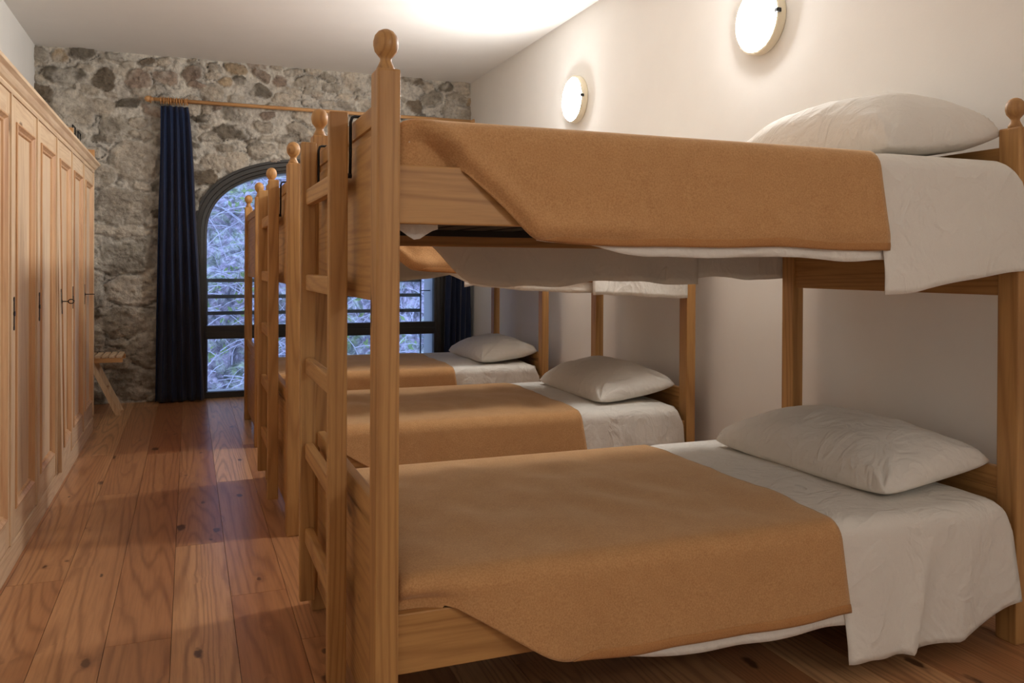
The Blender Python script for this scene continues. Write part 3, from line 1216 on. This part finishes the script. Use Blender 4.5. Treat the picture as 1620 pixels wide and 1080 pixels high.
# cornice: profile swept along y, returned on the far end
prof = [(-.03, 1.868), (.004, 1.868), (.008, 1.880), (.006, 1.888), (.014, 1.893), (.022, 1.904), (.027, 1.914), (.036, 1.921), (.041, 1.925), (.042, 1.938), (.030, 1.942), (-.03, 1.942)]
bm = bmesh.new()
R0 = [bm.verts.new((x_, Y0w - WY, z_)) for x_, z_ in prof]
R1 = [bm.verts.new((x_, Y1w + max(0, x_) - WY, z_)) for x_, z_ in prof]
R2 = [bm.verts.new((XL - XF + .002, Y1w + max(0, x_) - WY, z_)) for x_, z_ in prof]
for A, B in ((R0, R1), (R1, R2)):
    for i in range(len(prof) - 1):
        bm.faces.new((A[i], A[i + 1], B[i + 1], B[i]))
bx(bm, XL - XF + .002, -.028, Y0w - WY, Y1w - WY, 1.90, 1.942)
obj('cornice', bm, larch['y'], wr)
DW = .60
for di in range(6):
    ya = Y1w - DW * (di + 1)
    yb = ya + DW
    g_ = .003
    st = .095
    zb, ztp = .104, 1.866
    bm = bmesh.new()
    wb_(XF - .022, XF, ya + g_, ya + st, zb, ztp, .003, bm)
    wb_(XF - .022, XF, yb - st, yb - g_, zb, ztp, .003, bm)
    d_ = obj('door', bm, larch['z'], wr)
    ra = obj('door_rail', wb_(XF - .022, XF - .0005, ya + st, yb - st, zb, .225, .001), larch['y'], d_)
    rb = obj('door_rail', wb_(XF - .022, XF - .0005, ya + st, yb - st, 1.765, ztp, .001), larch['y'], d_)
    pn = obj('door_panel', wb_(XF - .020, XF - .014, ya + st, yb - st, .225, 1.765), larch['z'], d_)
    # moulding ring round the panel
    mp = [(0, .0), (0, .006), (.008, .008), (.013, .002), (.019, -.004), (.026, -.006), (.030, -.014)]
    bm = bmesh.new()
    loops = []
    for w_, h_ in mp:
        a0, a1, c0, c1 = ya + st + w_ - .006, yb - st - w_ + .006, .225 + w_ - .006, 1.765 - w_ + .006
        loops.append([(h_, y_ - WY, z_) for y_, z_ in ((a0, c0), (a1, c0), (a1, c1), (a0, c1))])
    V = [[bm.verts.new(p) for p in lp] for lp in loops]
    for a_, b_ in zip(V[:-1], V[1:]):
        for i in range(4):
            bm.faces.new((a_[i], a_[(i + 1) % 4], b_[(i + 1) % 4], b_[i]))
    bmesh.ops.recalc_face_normals(bm, faces=bm.faces[:])
    mo = obj('panel_moulding', bm, mould, d_)
    # meeting strip on the door's far edge
    cs_ = obj('edge_strip', wb_(XF - .002, XF + .007, yb - .028, yb - .008, zb, ztp, .003), larch['z'], d_)
    # escutcheon
    bm = wb_(XF, XF + .003, ya + .050, ya + .062, .955, 1.055, .001)
    for zz in (.948, 1.062):
        lathe(bm, [(.001, 0), (.010, 0), (.010, .003), (.001, .003)], (0, ya + .056 - WY, zz), 10, 'x')
    lathe(bm, [(.001, 0), (.010, 0), (.010, .005), (.001, .005)], (0, ya + .056 - WY, 1.005), 12, 'x')
    es = obj('escutcheon', bm, key_m, d_, False)
    if di in (0, 2):
        bm = bmesh.new()
        tube(bm, [(0.003, ya + .056 - WY, 1.005), (.032, ya + .056 - WY, 1.005)], .0028, 8)
        pts = []
        for i in range(17):
            a_ = i / 16 * 2 * math.pi
            if di == 2:
                pts.append((.046 - .014 * math.cos(a_), ya + .056 - WY + .0, 1.005 + .011 * math.sin(a_)))
            else:
                pts.append((.046 - .014 * math.cos(a_), ya + .056 - WY + .011 * math.sin(a_), 1.005))
        tube(bm, pts, .003, 6, False)
        obj('key', bm, key_m, es, True)
    if di == 2:      # this door is warped and stands a little open towards its foot
        yh = yb - WY
        for o_ in (d_, ra, rb, pn, mo, cs_, es):
            for v in o_.data.vertices:
                k_ = sstep(1.7, .5, v.co.z) if False else (1 - sstep(.5, 1.7, v.co.z))
                v.co.x += (yh - v.co.y) * math.tan(.048) * k_
        for ch in es.children:
            for v in ch.data.vertices:
                v.co.x += (yh - v.co.y) * math.tan(.048) * (1 - sstep(.5, 1.7, 1.0))

# short ladder-like rack lying on the wardrobe
rk = empty('wooden_rack', (-.80, 6.35, 1.943))
props(rk, 'pine boards with black hooks lying on top of the wardrobe', 'rack')
obj('board', box(-.22, .105, -.36, -.32, 0, .135, .004), rod_m, rk)
obj('board', box(-.22, .165, .30, .34, 0, .082, .004), rod_m, rk)
obj('board', box(-.10, -.05, -.32, .30, .0, .04, .004), pine['y'], rk)
for yy in (-.25, .03):
    bm = bmesh.new()
    tube(bm, [(.09, yy, .0), (.09, yy, .168), (.09, yy + .13, .168), (.09, yy + .13, .09), (.09, yy + .02, .09)], .005, 6)
    obj('hook', bm, black_m, rk, True)

# stool
so = empty('folding_stool', (-.72, 7.48, 0))
props(so, 'light wooden folding stool with slatted seat by the stone wall, behind the wardrobe', 'stool')
bm = bmesh.new()
for i in range(9):
    xa = -.235 + i * .052
    bx(bm, xa, xa + .040, -.17, .17, .462, .480, .003)
obj('seat_slats', bm, larch['y'], so)
for yy in (-.165, .145):
    obj('seat_rail', box(-.235, .228, yy, yy + .022, .425, .462, .003), rod_m, so)


def leg(x0, x1, y_, m_):
    bm = bmesh.new()
    d_ = .020
    q = [(x0 - d_, .43), (x0 + d_, .43), (x1 + d_, 0), (x1 - d_, 0)]
    A = [bm.verts.new((a_, y_, b_)) for a_, b_ in q]
    B = [bm.verts.new((a_, y_ + .022, b_)) for a_, b_ in q]
    bm.faces.new(A)
    bm.faces.new(B[::-1])
    for i in range(4):
        bm.faces.new((A[i], B[i], B[(i + 1) % 4], A[(i + 1) % 4]))
    bmesh.ops.recalc_face_normals(bm, faces=bm.faces[:])
    return obj('leg', bm, m_, so)


leg(-.005, .195, -.142, larch['z'])
leg(-.005, .195, .122, larch['z'])
leg(-.02, -.22, -.118, larch['z'])
leg(-.02, -.22, .098, larch['z'])
obj('cross_bar', tube(bmesh.new(), [(.10, -.13, .20), (.10, .13, .20)], .010, 8), rod_m, so, True)
